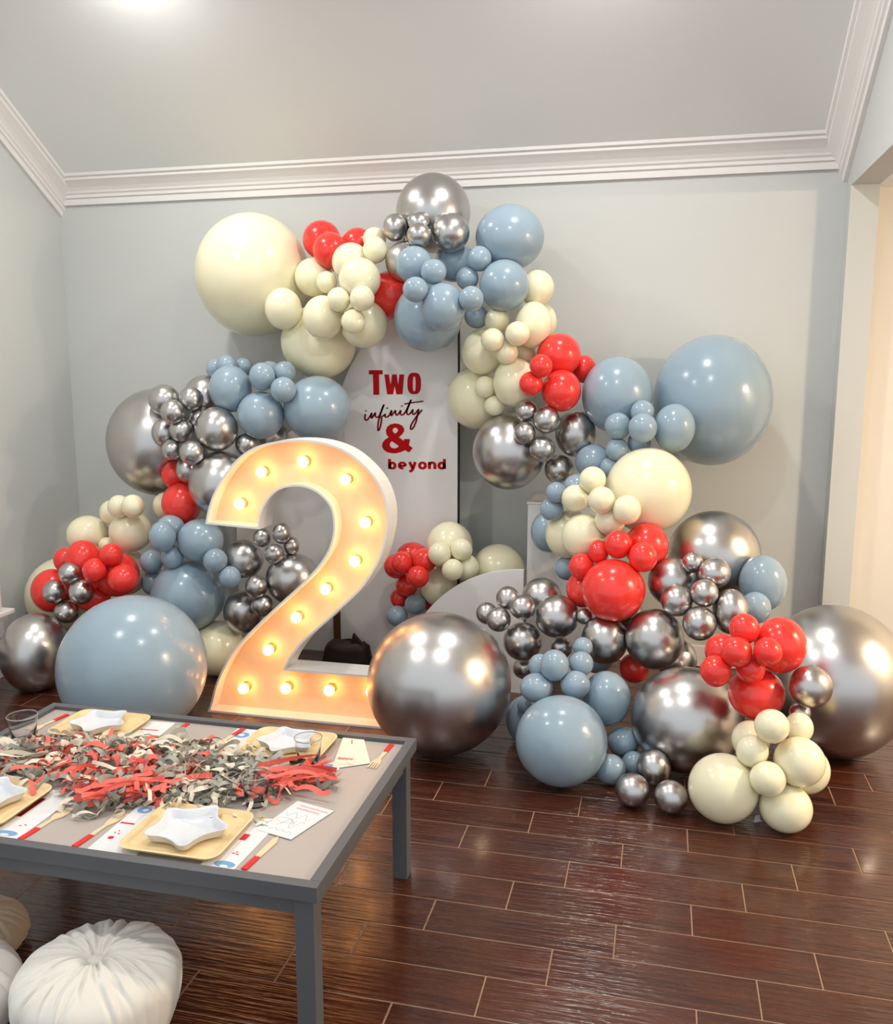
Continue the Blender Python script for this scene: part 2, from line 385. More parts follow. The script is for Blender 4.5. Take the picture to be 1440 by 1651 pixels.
for i in range(n):
    j = (i + 1) % n
    f += [(i, j, n + j, n + i), (2 * n + i, 3 * n + i, 3 * n + j, 2 * n + j), (i, 2 * n + i, 2 * n + j, j), (n + i, n + j, 3 * n + j, 3 * n + i)]
MB().add(v, f).build('rim', M_PAINTW, mq)
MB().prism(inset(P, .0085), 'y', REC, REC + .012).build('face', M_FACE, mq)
for (x, y) in [(388, 812), (423, 761), (490, 744), (558, 773), (590, 842), (573, 904), (526, 949), (479, 995), (434, 1047), (394, 1109), (462, 1109), (532, 1112), (600, 1114)]:
    p = at_y(x, y, YM + REC - .03)
    bl = MB()
    prof = [(.0004, -.062), (.012, -.060), (.020, -.052), (.0235, -.041), (.0215, -.031), (.015, -.022), (.012, -.014)]
    b0 = MB().lathe(prof, 20); b0.v = [(q[0], q[2], q[1]) for q in b0.v]
    bo = b0.build('bulb', M_BULB, mq, smooth=True, loc=(p[0] - MX, REC, p[2]))
    s0 = MB().lathe([(.012, -.016), (.0145, -.014), (.0145, -.009), (.0175, -.007), (.0175, -.003), (.022, -.001), (.022, 0), (.012, 0)], 20, close=True); s0.v = [(q[0], q[2], q[1]) for q in s0.v]
    s0.build('socket', M_SOCK, bo, smooth=True)

# ------------------------------------------------------------------ balloons
DATA = """
TL K -2.014 4.247 1.955 0.2821 0.3000
TL R -1.647 4.253 2.115 0.0931 0.0928
TL R -1.558 4.135 2.048 0.0847 0.0848
TL R -1.455 4.232 2.089 0.0773 0.0744
TL K -1.337 4.130 2.094 0.0549 0.0527
TL K -1.309 4.051 2.033 0.0568 0.0602
TL K -1.435 4.074 1.984 0.0891 0.0891
TL K -1.658 4.166 1.930 0.0918 0.0927
TL K -1.356 3.964 1.896 0.0953 0.0954
TL K -1.548 4.050 1.894 0.0489 0.0506
TL K -1.753 4.010 1.773 0.0863 0.0969
TL K -1.535 3.960 1.727 0.0935 0.1006
TL K -1.435 3.897 1.802 0.0527 0.0544
TL K -1.313 3.868 1.803 0.0549 0.0563
TL K -1.364 3.891 1.705 0.0555 0.0546
TL K -1.367 4.047 1.701 0.1124 0.1104
TL K -1.651 4.193 1.622 0.1839 0.1795
TL R -1.263 4.156 1.838 0.1142 0.1141
TC C -1.081 4.237 2.219 0.1750 0.1771
TC C -1.222 4.083 2.134 0.0568 0.0624
TC C -1.096 4.037 2.144 0.0503 0.0479
TC C -1.077 3.971 2.081 0.0551 0.0526
TC C -0.955 4.057 2.099 0.0865 0.0852
TC C -1.170 4.082 1.981 0.0970 0.0935
TC B -0.703 4.165 2.084 0.1564 0.1458
TC B -1.095 3.948 1.950 0.0840 0.0824
TC B -0.961 4.178 1.988 0.0923 0.0944
TC B -0.990 3.884 1.912 0.0567 0.0548
TC B -0.819 4.043 1.980 0.0554 0.0560
TC B -0.875 4.050 1.896 0.0517 0.0514
TC B -0.708 4.058 1.863 0.1123 0.1131
TC B -1.051 3.808 1.831 0.0547 0.0544
TC B -0.945 3.877 1.759 0.0961 0.1055
TC B -0.811 3.835 1.790 0.0531 0.0542
TC B -0.845 4.121 1.733 0.0571 0.0558
TC B -1.064 4.067 1.727 0.1571 0.1563
TR K -0.577 4.182 1.858 0.0791 0.0827
TR K -0.578 4.255 1.708 0.0867 0.0967
TR K -0.578 4.087 1.689 0.0835 0.1040
TR K -0.744 4.095 1.711 0.0592 0.0580
TR K -0.630 3.967 1.647 0.0544 0.0535
TR K -0.742 3.964 1.621 0.0521 0.0513
TR K -0.686 4.015 1.565 0.0513 0.0520
TR K -0.819 4.115 1.572 0.0945 0.1044
TR K -0.626 4.160 1.558 0.0571 0.0565
TR K -0.655 4.076 1.432 0.1016 0.1120
TR K -0.872 4.250 1.357 0.1374 0.1512
TR K -0.799 4.093 1.411 0.0487 0.0511
TR K -0.754 4.103 1.326 0.0488 0.0485
TR R -0.462 4.099 1.554 0.1000 0.0993
TR R -0.439 4.023 1.398 0.0877 0.0931
TR R -0.519 3.929 1.507 0.0510 0.0507
TR R -0.566 3.956 1.429 0.0531 0.0542
TR R -0.357 4.192 1.493 0.0564 0.0648
TR C -0.689 4.128 1.112 0.1710 0.1797
TR C -0.592 4.010 1.306 0.0500 0.0499
TR C -0.497 3.975 1.270 0.0602 0.0603
TR C -0.591 3.964 1.212 0.0483 0.0496
TR C -0.513 3.975 1.140 0.0579 0.0581
TR C -0.380 4.116 1.202 0.0927 0.1074
TR C -0.451 4.115 1.035 0.0683 0.0687
BR B -0.198 4.107 1.378 0.1572 0.1711
BR B 0.220 4.260 1.351 0.2623 0.2940
BR B 0.054 3.961 1.244 0.0877 0.1033
BR B -0.081 3.953 1.309 0.0508 0.0531
BR B -0.183 3.938 1.250 0.0569 0.0587
BR B -0.076 3.869 1.248 0.0604 0.0626
BR B -0.183 3.943 1.149 0.0490 0.0511
BR B -0.091 3.983 1.176 0.0502 0.0513
BR B -0.290 4.041 1.083 0.0825 0.0779
BR B -0.210 3.960 1.066 0.0455 0.0462
KR K -0.044 3.844 0.985 0.1794 0.1812
KR K -0.271 3.746 1.036 0.0563 0.0570
KR K -0.340 3.757 0.956 0.0596 0.0576
KR K -0.225 3.639 0.968 0.0546 0.0555
KR K -0.122 3.625 0.934 0.0563 0.0600
KR K -0.380 3.898 0.774 0.1032 0.1096
KR K -0.299 3.740 0.796 0.0958 0.0969
KR K -0.191 3.693 0.879 0.0630 0.0640
KR B -0.346 3.860 0.987 0.0585 0.0591
KR B -0.427 3.795 0.972 0.0448 0.0451
KR B -0.448 3.829 0.893 0.0508 0.0511
KR B -0.488 4.038 0.755 0.0794 0.0970
KR B -0.381 3.888 0.622 0.0545 0.0549
RR R -0.042 3.693 0.777 0.0896 0.0942
RR R -0.150 3.586 0.798 0.0551 0.0573
RR R -0.052 3.554 0.758 0.0565 0.0614
RR R -0.230 3.617 0.759 0.0424 0.0480
RR R -0.297 3.620 0.693 0.0530 0.0535
RR R -0.294 3.675 0.583 0.0694 0.0777
RR R -0.163 3.546 0.618 0.1272 0.1252
CR C 0.238 3.891 0.713 0.1924 0.1875
CR C 0.067 3.653 0.641 0.0977 0.1005
CR C 0.224 3.563 0.706 0.0628 0.0581
CR C 0.186 3.488 0.642 0.0528 0.0548
CR C 0.086 3.508 0.601 0.0634 0.0627
CR C 0.171 3.448 0.531 0.0641 0.0661
CR C 0.141 3.598 0.736 0.0403 0.0418
CR C 0.286 3.500 0.572 0.0683 0.0879
CR C 0.004 3.517 0.437 0.1151 0.1195
CR C -0.191 3.543 0.412 0.0940 0.0995
CR C -0.278 3.575 0.494 0.0326 0.0328
CR B 0.421 3.702 0.644 0.0918 0.1144
CR B 0.384 3.579 0.572 0.0596 0.0628
CR R -0.073 3.635 0.270 0.0604 0.0608
CR C 0.095 3.670 0.312 0.0844 0.0860
CR B -0.229 3.670 0.298 0.0723 0.0723
CR C -0.139 3.703 0.492 0.0920 0.0931
CM C -0.601 3.611 0.543 0.0495 0.0494
CM C -0.530 3.554 0.522 0.0529 0.0510
CM C -0.691 3.616 0.469 0.0461 0.0471
CM C -0.629 3.551 0.464 0.0516 0.0513
CM C -0.474 3.728 0.524 0.0849 0.0850
CM C -0.392 3.597 0.481 0.0919 0.0895
CM C -0.534 3.600 0.362 0.0820 0.0814
CM C -0.375 3.635 0.336 0.0466 0.0465
CM C -0.537 3.670 0.221 0.0480 0.0474
CM C -0.808 3.243 0.280 0.2815 0.2776
BM B -0.360 3.256 0.385 0.0549 0.0603
BM B -0.265 3.319 0.379 0.0471 0.0469
BM B -0.279 3.249 0.318 0.0556 0.0529
BM B -0.426 3.244 0.295 0.0635 0.0557
BM B -0.425 3.320 0.356 0.0431 0.0475
BM B -0.166 3.335 0.242 0.0917 0.1053
BM B -0.310 3.077 0.164 0.1651 0.1623
BM B -0.486 3.416 0.093 0.0850 0.0978
BM B -0.481 3.338 0.182 0.0317 0.0311
BM B -0.096 3.300 0.087 0.0605 0.0574
BM B -0.134 3.119 0.055 0.0556 0.0543
BM B -0.053 3.209 0.045 0.0452 0.0445
BM B -0.267 3.405 0.418 0.0385 0.0385
BM C 0.019 3.104 0.083 0.0607 0.0663
BM C -0.050 2.964 0.058 0.0588 0.0573
BM C 0.079 2.946 0.057 0.0574 0.0564
RL R 0.302 3.107 0.618 0.0503 0.0526
RL R 0.427 3.152 0.556 0.0861 0.0973
RL R 0.275 3.041 0.555 0.0516 0.0516
RL R 0.373 3.032 0.565 0.0467 0.0490
RL R 0.211 3.053 0.478 0.0527 0.0541
RL R 0.237 3.146 0.521 0.0601 0.0621
RL R 0.358 3.146 0.377 0.0961 0.0891
RL R 0.326 3.079 0.488 0.0480 0.0500
RL C 0.525 3.100 0.433 0.0701 0.0722
RL C 0.697 3.615 0.286 0.2725 0.2991
RL C 0.135 3.297 0.200 0.2062 0.1944
RL C 0.502 3.135 0.322 0.0358 0.0376
KL K 0.384 2.915 0.353 0.0548 0.0547
KL K 0.484 3.024 0.314 0.0463 0.0504
KL K 0.337 3.044 0.247 0.0641 0.0656
KL K 0.331 2.936 0.253 0.0522 0.0533
KL K 0.478 2.935 0.232 0.0809 0.0799
KL K 0.521 3.052 0.156 0.0761 0.0808
KL K 0.376 2.872 0.191 0.0565 0.0556
KL K 0.246 2.935 0.114 0.1139 0.1139
KL K 0.442 2.909 0.081 0.0835 0.0790
LB C -1.862 4.088 1.166 0.0751 0.0762
LB B -2.149 4.083 1.493 0.0505 0.0515
LB B -2.068 4.037 1.508 0.0513 0.0537
LB B -2.015 4.109 1.502 0.0448 0.0453
LB B -2.229 4.200 1.414 0.0613 0.0658
LB B -2.011 3.952 1.399 0.1009 0.1117
LB B -1.828 3.918 1.458 0.0615 0.0662
LB B -1.838 4.023 1.478 0.0526 0.0530
LB B -1.741 3.978 1.478 0.0519 0.0522
LB B -1.706 3.877 1.398 0.0593 0.0597
LB B -1.853 3.939 1.276 0.1111 0.1128
LB B -1.601 4.031 1.305 0.1614 0.1561
LC C -2.529 4.144 1.118 0.2535 0.2752
LC C -2.373 3.963 1.343 0.0754 0.0754
LC C -2.253 3.829 1.294 0.0556 0.0584
LC C -2.197 3.908 1.352 0.0557 0.0590
LC C -2.343 3.899 1.187 0.0602 0.0689
LC C -2.235 3.874 1.202 0.0556 0.0592
LC C -2.283 3.858 1.110 0.0484 0.0505
LC C -2.134 3.784 1.105 0.0587 0.0580
LC C -2.207 4.059 1.356 0.1009 0.1067
LC C -2.173 3.955 1.246 0.0639 0.0659
LC C -2.048 3.867 1.212 0.1010 0.1053
LC C -1.930 3.939 1.137 0.0552 0.0564
LC C -2.041 3.874 0.950 0.1497 0.1573
LC C -2.233 3.912 1.007 0.0580 0.0664
LC R -2.332 3.952 0.975 0.0616 0.0674
LC R -2.275 3.911 0.840 0.0963 0.1035
LC K -2.408 3.990 0.815 0.0655 0.0687
LK K -2.828 3.935 0.657 0.1059 0.0982
LK K -2.565 3.911 0.689 0.1055 0.1025
LK K -2.688 3.942 0.777 0.0588 0.0628
LK K -2.580 3.847 0.824 0.0544 0.0580
LK K -2.483 3.815 0.835 0.0540 0.0573
LK K -2.700 3.900 0.612 0.0410 0.0438
LK K -2.642 3.970 0.464 0.1109 0.1175
LK K -3.078 4.040 0.296 0.1891 0.2049
LR R -2.919 3.749 0.404 0.0989 0.1077
LR R -2.727 3.744 0.573 0.0843 0.0970
LR R -2.515 3.665 0.624 0.0551 0.0529
LR R -2.572 3.610 0.555 0.0544 0.0583
LR R -2.859 3.784 0.555 0.0539 0.0616
LR R -2.554 3.756 0.505 0.1077 0.1085
LR R -2.439 3.636 0.515 0.0715 0.0700
LR R -2.684 3.742 0.389 0.0850 0.0728
LR C -2.713 3.618 0.534 0.0517 0.0501
LR C -2.821 3.639 0.431 0.0549 0.0567
LR C -2.663 3.627 0.443 0.0576 0.0619
LR C -2.780 3.665 0.328 0.0583 0.0570
LR C -2.833 3.490 0.171 0.1543 0.1880
LS B -2.252 3.687 0.719 0.0609 0.0726
LS B -2.278 3.803 0.736 0.0684 0.0656
LS B -2.411 3.835 0.560 0.0550 0.0578
LS B -2.245 3.750 0.608 0.0523 0.0561
LS B -2.124 3.805 0.684 0.1087 0.1038
LS B -2.012 3.736 0.605 0.0564 0.0582
LS B -1.944 3.742 0.528 0.0510 0.0523
LS B -2.429 3.870 0.442 0.0586 0.0615
LS B -2.210 3.816 0.402 0.1769 0.1713
LS B -2.056 3.098 0.294 0.2935 0.2940
LM C -1.930 3.863 0.591 0.0960 0.0924
LM C -1.824 3.850 0.702 0.0433 0.0442
LM C -1.724 3.849 0.727 0.0432 0.0497
LM C -1.691 3.884 0.662 0.0378 0.0443
LM C -1.747 3.809 0.636 0.0458 0.0466
LM C -1.690 3.887 0.501 0.1289 0.1245
LM C -1.825 3.772 0.482 0.0528 0.0538
LM C -1.806 3.788 0.388 0.0518 0.0526
LM C -1.937 3.850 0.332 0.0938 0.1046
LM K -2.088 3.857 0.135 0.1333 0.1360
MC K -0.982 4.158 0.648 0.1119 0.1118
MC K -0.994 4.006 0.632 0.0556 0.0555
MC K -0.895 4.032 0.653 0.0526 0.0526
MC K -0.926 3.984 0.564 0.0523 0.0522
MC K -0.880 4.076 0.557 0.0592 0.0650
MC K -0.756 4.240 0.506 0.1343 0.1373
MC K -1.035 4.158 0.437 0.0916 0.1005
MC R -1.183 4.201 0.580 0.0772 0.0618
MC R -1.186 4.024 0.574 0.0535 0.0564
MC R -1.239 4.107 0.538 0.0608 0.0607
MC R -1.082 4.052 0.585 0.0595 0.0594
MC R -1.091 3.971 0.524 0.0527 0.0526
MC R -1.194 4.135 0.436 0.0551 0.0550
MC R -1.243 4.170 0.361 0.0465 0.0494
MC R -1.094 4.202 0.334 0.0373 0.0371
MC B -1.140 4.100 0.354 0.0532 0.0499
MC B -1.234 4.100 0.288 0.0520 0.0518
"""
WHERE = {'TL': 'in the upper left cream cluster', 'TC': 'in the topmost cluster under the crown',
         'TR': 'in the cluster right of the lettered panel', 'BR': 'beside the biggest blue balloon on the right',
         'KR': 'in the pale cluster above the right red bunch', 'RR': 'in the red bunch at mid right',
         'CR': 'in the chrome cluster at mid right', 'CM': 'in the chrome bunch at lower centre',
         'BM': 'in the blue bunch at lower right', 'RL': 'in the lowest red bunch at right',
         'KL': 'in the cream bunch on the floor at right', 'LB': 'in the blue bunch above the marquee number',
         'LC': 'in the chrome cluster at upper left', 'LK': 'in the cream bunch by the left wall',
         'LR': 'in the red bunch by the left wall', 'LS': 'in the blue bunch left of the marquee number',
         'LM': 'in the chrome bunch behind the marquee number', 'MC': 'in the low bunch under the lettered panel'}
GROUPS = {'TL': 'upper left balloon cluster', 'TC': 'topmost balloon cluster', 'TR': 'balloon cluster right of the panel', 'BR': 'blue balloons on the right', 'KR': 'pale cluster on the right',
          'RR': 'red bunch at mid right', 'CR': 'chrome cluster on the right', 'CM': 'chrome bunch in the middle', 'BM': 'low bunch on the floor', 'RL': 'lower right bunch', 'KL': 'cream bunch on the floor',
          'LB': 'blue bunch above the number', 'LC': 'chrome cluster on the left', 'LK': 'cream bunch by the left wall', 'LR': 'red bunch by the left wall', 'LS': 'blue bunch on the left', 'LM': 'chrome bunch behind the number', 'MC': 'low bunch under the panel'}
CN = {'K': 'cream', 'R': 'red', 'B': 'dusty blue', 'C': 'chrome silver'}
BL = []
for l in DATA.split('\n'):
    q = l.split()
    if len(q) == 7: BL.append((q[0], q[1], np.array(list(map(float, q[2:5]))), float(q[5]), float(q[6])))
NB = len(BL)
CEN = np.array([b[2] for b in BL]); RAD = np.array([(b[3] + b[4]) / 2 for b in BL])
def size_word(r): return 'small' if r < .078 else ('medium' if r < .135 else ('large' if r < .225 else 'giant'))
px = [CX + FPX * ((c_ - [0, 0, CAMH]) @ RT) / ((c_ - [0, 0, CAMH]) @ FW) for c_ in CEN]
ORD = ['leftmost', 'second from left', 'third from left', 'fourth from left', 'fifth from left', 'sixth from left', 'seventh from left', 'eighth from left', 'ninth from left', 'tenth from left', 'eleventh from left']
kinds = {}
for i, b in enumerate(BL): kinds.setdefault((b[0], b[1], size_word(RAD[i])), []).append(i)
LABEL = {}
for (cl, co_, sz), ids in kinds.items():
    ids.sort(key=lambda i: px[i])
    for k, i in enumerate(ids):
        w_ = '' if len(ids) == 1 else (' rightmost' if k == len(ids) - 1 else ' ' + ORD[k])
        LABEL[i] = f"{sz} {CN[co_]} balloon{',' + w_ + ',' if w_ else ''} {WHERE[cl]}"
def ico(level):
    bm = bmesh.new(); bmesh.ops.create_icosphere(bm, subdivisions=level, radius=1)
    v = np.array([x.co[:] for x in bm.verts]); f = [tuple(x.index for x in q.verts) for q in bm.faces]; bm.free(); return v, f
ICO = {4: ico(4), 5: ico(5)}
CYAW = np.array([[math.cos(YAW), -math.sin(YAW), 0], [math.sin(YAW), math.cos(YAW), 0], [0, 0, 1]])
cl_c = {c_: CEN[[i for i in range(NB) if BL[i][0] == c_]].mean(0) for c_ in WHERE}
kb = MB().lathe([(.0045, .004), (.0030, -.004), (.0045, -.007), (.0050, -.010), (.0040, -.013), (.0026, -.015), (.0060, -.021), (.0075, -.024), (.0040, -.022)], 12)
KNOT = {}
for c_ in 'KRBC':
    KNOT[c_] = mesh('knot', kb.v, kb.f, True); KNOT[c_].materials.append(M_B[c_])
def rdir(i, n):       # ellipsoid radius along a direction
    l = CYAW.T @ n; a, c_ = BL[i][3], BL[i][4]; b = (a + c_) / 2
    return 1 / math.sqrt((l[0] / a) ** 2 + (l[1] / b) ** 2 + (l[2] / c_) ** 2)
for i, (cl, co_, c0, rx, rz) in enumerate(BL):
    R0 = RAD[i]
    sv, sf = ICO[5 if R0 > .13 else 4]
    inward = cl_c[cl] - c0; away = c0 - np.array([0, 0, CAMH]); away = away / np.linalg.norm(away)
    if np.linalg.norm(inward) > 1e-6: inward = inward / np.linalg.norm(inward)
    k = away * .9 + inward * .6 + np.array([0, 0, -.25]); k /= np.linalg.norm(k)
    v = sv * np.array([rx, (rx + rz) / 2, rz]); v = v @ CYAW.T
    dirs = sv @ CYAW.T; dt = dirs @ k
    v = v * (1 + .10 * np.clip((dt - .55) / .45, 0, 1)[:, None] ** 2)
    for j in range(NB):
        if j == i: continue
        q = CEN[j] - c0; d = np.linalg.norm(q)
        if d > (R0 + RAD[j]) * 1.15: continue
        nn = q / d; ri, rj = rdir(i, nn), rdir(j, nn)
        h = (d * d + ri * ri - rj * rj) / (2 * d)
        h = max(h, .25 * ri) - .0008
        s = v @ nn; over = s > h
        v[over] -= ((s[over] - h) * .995)[:, None] * nn
    top = c0[1] + v[:, 1]; bad = top > D - .004; v[bad, 1] -= (top - (D - .004))[bad]
    low = c0[2] + v[:, 2]; bad = low < .001; v[bad, 2] -= (low - .001)[bad]
    me = bpy.data.meshes.new('balloon'); me.from_pydata(v.tolist(), [], sf)
    me.polygons.foreach_set('use_smooth', [True] * len(sf)); me.materials.append(M_B[co_])
    o = obj('balloon', me, None, None, tuple(c0)); tag(o, LABEL[i], 'balloon', GROUPS[cl])
    kn = obj('knot', KNOT[co_], None, o, tuple(k * rdir(i, k) * 1.09)); s = .7 + 3 * R0
    kn.scale = (s, s, s); kn.rotation_mode = 'QUATERNION'; kn.rotation_quaternion = Vector(tuple(-k)).to_track_quat('Z', 'Y')

# ------------------------------------------------------------------ table
TX0, TX1, TY0, TY1, TZ = -1.897, -.668, 1.615, 2.405, .42
tb = thing('low_table', 'low grey painted rectangular table with a raised rim', 'table', ((TX0 + TX1) / 2, (TY0 + TY1) / 2, 0))
cx_, cy_ = (TX0 + TX1) / 2, (TY0 + TY1) / 2
hx, hy = (TX1 - TX0) / 2, (TY1 - TY0) / 2
MB().box(-hx + .026, hx - .026, -hy + .026, hy - .026, TZ - .034, TZ - .012).build('table_top', M_TABLETOP, tb)
for nm, a in (('rim_board', (-hx, hx, -hy, -hy + .026, TZ - .036, TZ)), ('rim_board', (-hx, hx, hy - .026, hy, TZ - .036, TZ)),
              ('rim_board', (-hx, -hx + .026, -hy + .0262, hy - .0262, TZ - .036, TZ)), ('rim_board', (hx - .026, hx, -hy + .0262, hy - .0262, TZ - .036, TZ))):
    MB().box(*a).build(nm, M_TABLE, tb, bevel=.0015)
for a in ((-hx + .06, hx - .06, -hy + .024, -hy + .042, TZ - .082, TZ - .036), (-hx + .06, hx - .06, hy - .042, hy - .024, TZ - .082, TZ - .036),
          (-hx + .024, -hx + .042, -hy + .06, hy - .06, TZ - .082, TZ - .036), (hx - .042, hx - .024, -hy + .06, hy - .06, TZ - .082, TZ - .036)):
    MB().box(*a).build('apron', M_TABLE, tb)
for sx in (-1, 1):
    for sy in (-1, 1):
        x, y = sx * (hx - .037), sy * (hy - .037)
        MB().box(x - .022, x + .022, y - .022, y + .022, 0, TZ - .036).build('leg', M_TABLE, tb, bevel=.0015)
TS = TZ - .012           # playing surface

# plates and star dishes
def rsq(a, b, r, n=6):
    o_ = []
    for (sx, sy, a0) in ((1, 1, 0), (-1, 1, 90), (-1, -1, 180), (1, -1, 270)):
        for k in range(n + 1):
            t = math.radians(a0 + 90 * k / n); o_.append((sx * (a - r) + r * math.cos(t), sy * (b - r) + r * math.sin(t)))
    return o_
def loft(loops, closed_ends=True):
    v = []; f = []; n = len(loops[0])
    for L in loops: v += L
    for k in range(len(loops) - 1):
        for i in range(n): f.append((k * n + i, k * n + (i + 1) % n, (k + 1) * n + (i + 1) % n, (k + 1) * n + i))
    if closed_ends: f += [tuple(range(n))[::-1], tuple(range((len(loops) - 1) * n, len(loops) * n))]
    return v, f
def plate(x, y, label, rz=0, ax=.126, ay=.112):
    t_ = thing('square_plate', label, 'plate', (x, y, TS + .003), rz, 'square palm leaf plates')
    def L(s, z): return [(p[0] - math.copysign(s, p[0]) * abs(p[0]) / ax, p[1] - math.copysign(s, p[1]) * abs(p[1]) / ay, z) for p in rsq(ax, ay, .035)]
    vs, fs = loft([L(.030, 0), L(.012, .004), L(0, .016), L(.004, .0175), L(.016, .0075), L(.032, .004)])
    MB().add(vs, fs).build('dish', M_PLATE, t_, smooth=False)
    return t_
def star(x, y, z, label, rz, R=.112):
    t_ = thing('star_plate', label, 'plate', (x, y, z), rz, 'white star plates')
    base = []
    for k in range(10):
        a = math.pi / 2 + k * math.pi / 5; r = R if k % 2 == 0 else R * .56; base.append((r * math.cos(a), r * math.sin(a)))
    pts_ = chaikin(base, 3)
    def L(s, z): return [(p[0] * s, p[1] * s, z) for p in pts_]
    vs, fs = loft([L(.80, 0), L(.87, .004), L(.94, .019), L(1.0, .022), L(.99, .024), L(.92, .021), L(.83, .006), L(.76, .0022)])
    MB().add(vs, fs).build('dish', M_STAR, t_, smooth=True)
PLT = [(-1.048, 1.762, 'square palm leaf plate at front, nearest the scribbled white card', 0), (-1.62, 1.775, 'square palm leaf plate cut off at the left edge', 0),
       (-1.632, 2.270, 'square palm leaf plate at the back left corner of table', 0), (-1.018, 2.272, 'square palm leaf plate at the back near the clear cup', 0)]
STL = ['white star plate in the front palm leaf plate by the card', 'white star plate cut off at the left picture edge', 'white star plate on the back left palm leaf plate', 'white star plate on the back plate behind a clear cup']
for k, (x, y, lb, rz) in enumerate(PLT):
    plate(x, y, lb, rz, ay=.112 if k < 2 else .1)
    star(x, y - .002, TS + .0105, STL[k], math.radians((-14, 10, 190, 176)[k]), .116 if k < 2 else .104)

# wooden cutlery with red dipped handles: x0,y0 handle end -> x1,y1 tip
def cutlery(kind, x0, y0, x1, y1, label, L=None, z=0):
    ang = math.atan2(y1 - y0, x1 - x0) - math.pi / 2; Ln = math.hypot(x1 - x0, y1 - y0)
    t_ = thing('wooden_' + kind, label, kind, (x0, y0, TS + .001 + z), ang, 'wooden cutlery')
    hw = .0075
    MB().prism(chaikin([(-hw, 0), (hw, 0), (hw * .9, .055), (-hw * .9, .055)], 0), 'z', 0, .0028).build('handle_tip', M_REDH, t_, bevel=.0005)
    if kind == 'knife':
        P_ = [(-hw * .9, .0552), (hw * .9, .0552), (hw * 1.1, Ln * .6), (hw * 1.1, Ln * .85), (-hw * .2, Ln), (-hw * 1.2, Ln * .9), (-hw * 1.1, Ln * .6)]
    elif kind == 'spoon':
        P_ = [(-hw * .9, .0552), (hw * .8, .0552), (hw * .6, Ln * .6), (hw * 1.9, Ln * .72), (hw * 2.1, Ln * .85), (hw * 1.4, Ln * .97), (0, Ln), (-hw * 1.4, Ln * .97), (-hw * 2.1, Ln * .85), (-hw * 1.9, Ln * .72), (-hw * .6, Ln * .6)]
    else:
        P_ = [(-hw * .9, .0552), (hw * .9, .0552), (hw * .6, Ln * .6), (hw * 1.7, Ln * .74), (hw * 1.8, Ln), (hw * 1.3, Ln), (hw * 1.1, Ln * .8), (hw * .75, Ln * .8), (hw * .7, Ln), (hw * .2, Ln), (hw * .15, Ln * .8),
              (-hw * .15, Ln * .8), (-hw * .2, Ln), (-hw * .7, Ln), (-hw * .75, Ln * .8), (-hw * 1.1, Ln * .8), (-hw * 1.3, Ln), (-hw * 1.8, Ln), (-hw * 1.7, Ln * .74), (-hw * .6, Ln * .6)]
    MB().prism(P_, 'z', 0, .0024).build('blade' if kind == 'knife' else ('bowl' if kind == 'spoon' else 'tines'), M_WOOD, t_)
cutlery('spoon', -1.424, 1.655, -1.402, 1.815, 'wooden spoon with red tip right of the left edge plate')
cutlery('fork', -1.280, 1.656, -1.258, 1.822, 'wooden fork with red tip left of the front plate')
cutlery('knife', -.857, 1.660, -.838, 1.806, 'wooden knife with red tip right of the front plate')
cutlery('fork', -1.803, 2.347, -1.83, 2.195, 'wooden fork with red tip at the back left corner')
cutlery('knife', -1.393, 2.368, -1.402, 2.225, 'wooden knife with red tip between the two back plates')
cutlery('fork', -1.204, 2.368, -1.229, 2.222, 'wooden fork with red tip beside the upright napkin', z=.003)
cutlery('fork', -.733, 2.368, -.742, 2.205, 'wooden fork with red tip at the back right corner')

# printed napkins
def napkin(x0, x1, y0, y1, label, rz, marks):
    cx, cy = (x0 + x1) / 2, (y0 + y1) / 2
    t_ = thing('paper_napkin', label, 'napkin', (cx, cy, TS + .0006), rz, 'printed paper napkins')
    a, b = (x1 - x0) / 2, (y1 - y0) / 2
    MB().box(-a, a, -b, b, 0, .0016).build('sheet', M_PAPER, t_)
    for (m_, q) in marks:
        MB().prism([(p[0] * a, p[1] * b) for p in q], 'z', .0017, .0020 + (.0004 if m_ is M_PAPER else 0)).build('print', m_, t_)
def disc(cx, cy, rx, ry, n=14): return [(cx + rx * math.cos(2 * math.pi * k / n), cy + ry * math.sin(2 * math.pi * k / n)) for k in range(n)]
bar = lambda cx, cy, w_, h_: [(cx - w_, cy - h_), (cx + w_, cy - h_), (cx + w_, cy + h_), (cx - w_, cy + h_)]
napkin(-1.245, -1.12, 1.645, 1.872, 'white napkin under the left of the front plate', 0,
       [(M_BLUEP, disc(-.55, .78, .3, .14)), (M_PAPER, disc(-.5, .78, .12, .06)), (M_REDP, bar(-.62, .18, .3, .028)), (M_REDP, disc(-.62, -.42, .12, .06)), (M_REDP, disc(-.68, -.22, .045, .022)), (M_REDP, disc(-.5, -.24, .045, .022)), (M_REDP, disc(-.6, -.14, .04, .02))])
napkin(-.955, -.872, 1.650, 1.862, 'white napkin sticking out right of the front plate', -.05,
       [(M_BLUEP, disc(.25, -.82, .62, .12)), (M_PAPER, disc(.3, -.9, .25, .05)), (M_REDP, bar(-.1, .28, .2, .13)), (M_REDP, disc(.15, -.38, .1, .02)), (M_REDP, disc(.4, -.40, .1, .02)), (M_REDP, disc(.28, -.32, .08, .016))])
napkin(-1.51, -1.430, 1.652, 1.888, 'white napkin right of the plate at the left edge', 0,
       [(M_BLUEP, disc(-.1, -.84, .75, .1)), (M_PAPER, disc(-.1, -.9, .3, .04)), (M_DRED, bar(-.8, .2, .16, .4)), (M_REDP, disc(.1, -.52, .09, .018)), (M_REDP, disc(.35, -.47, .09, .018))])
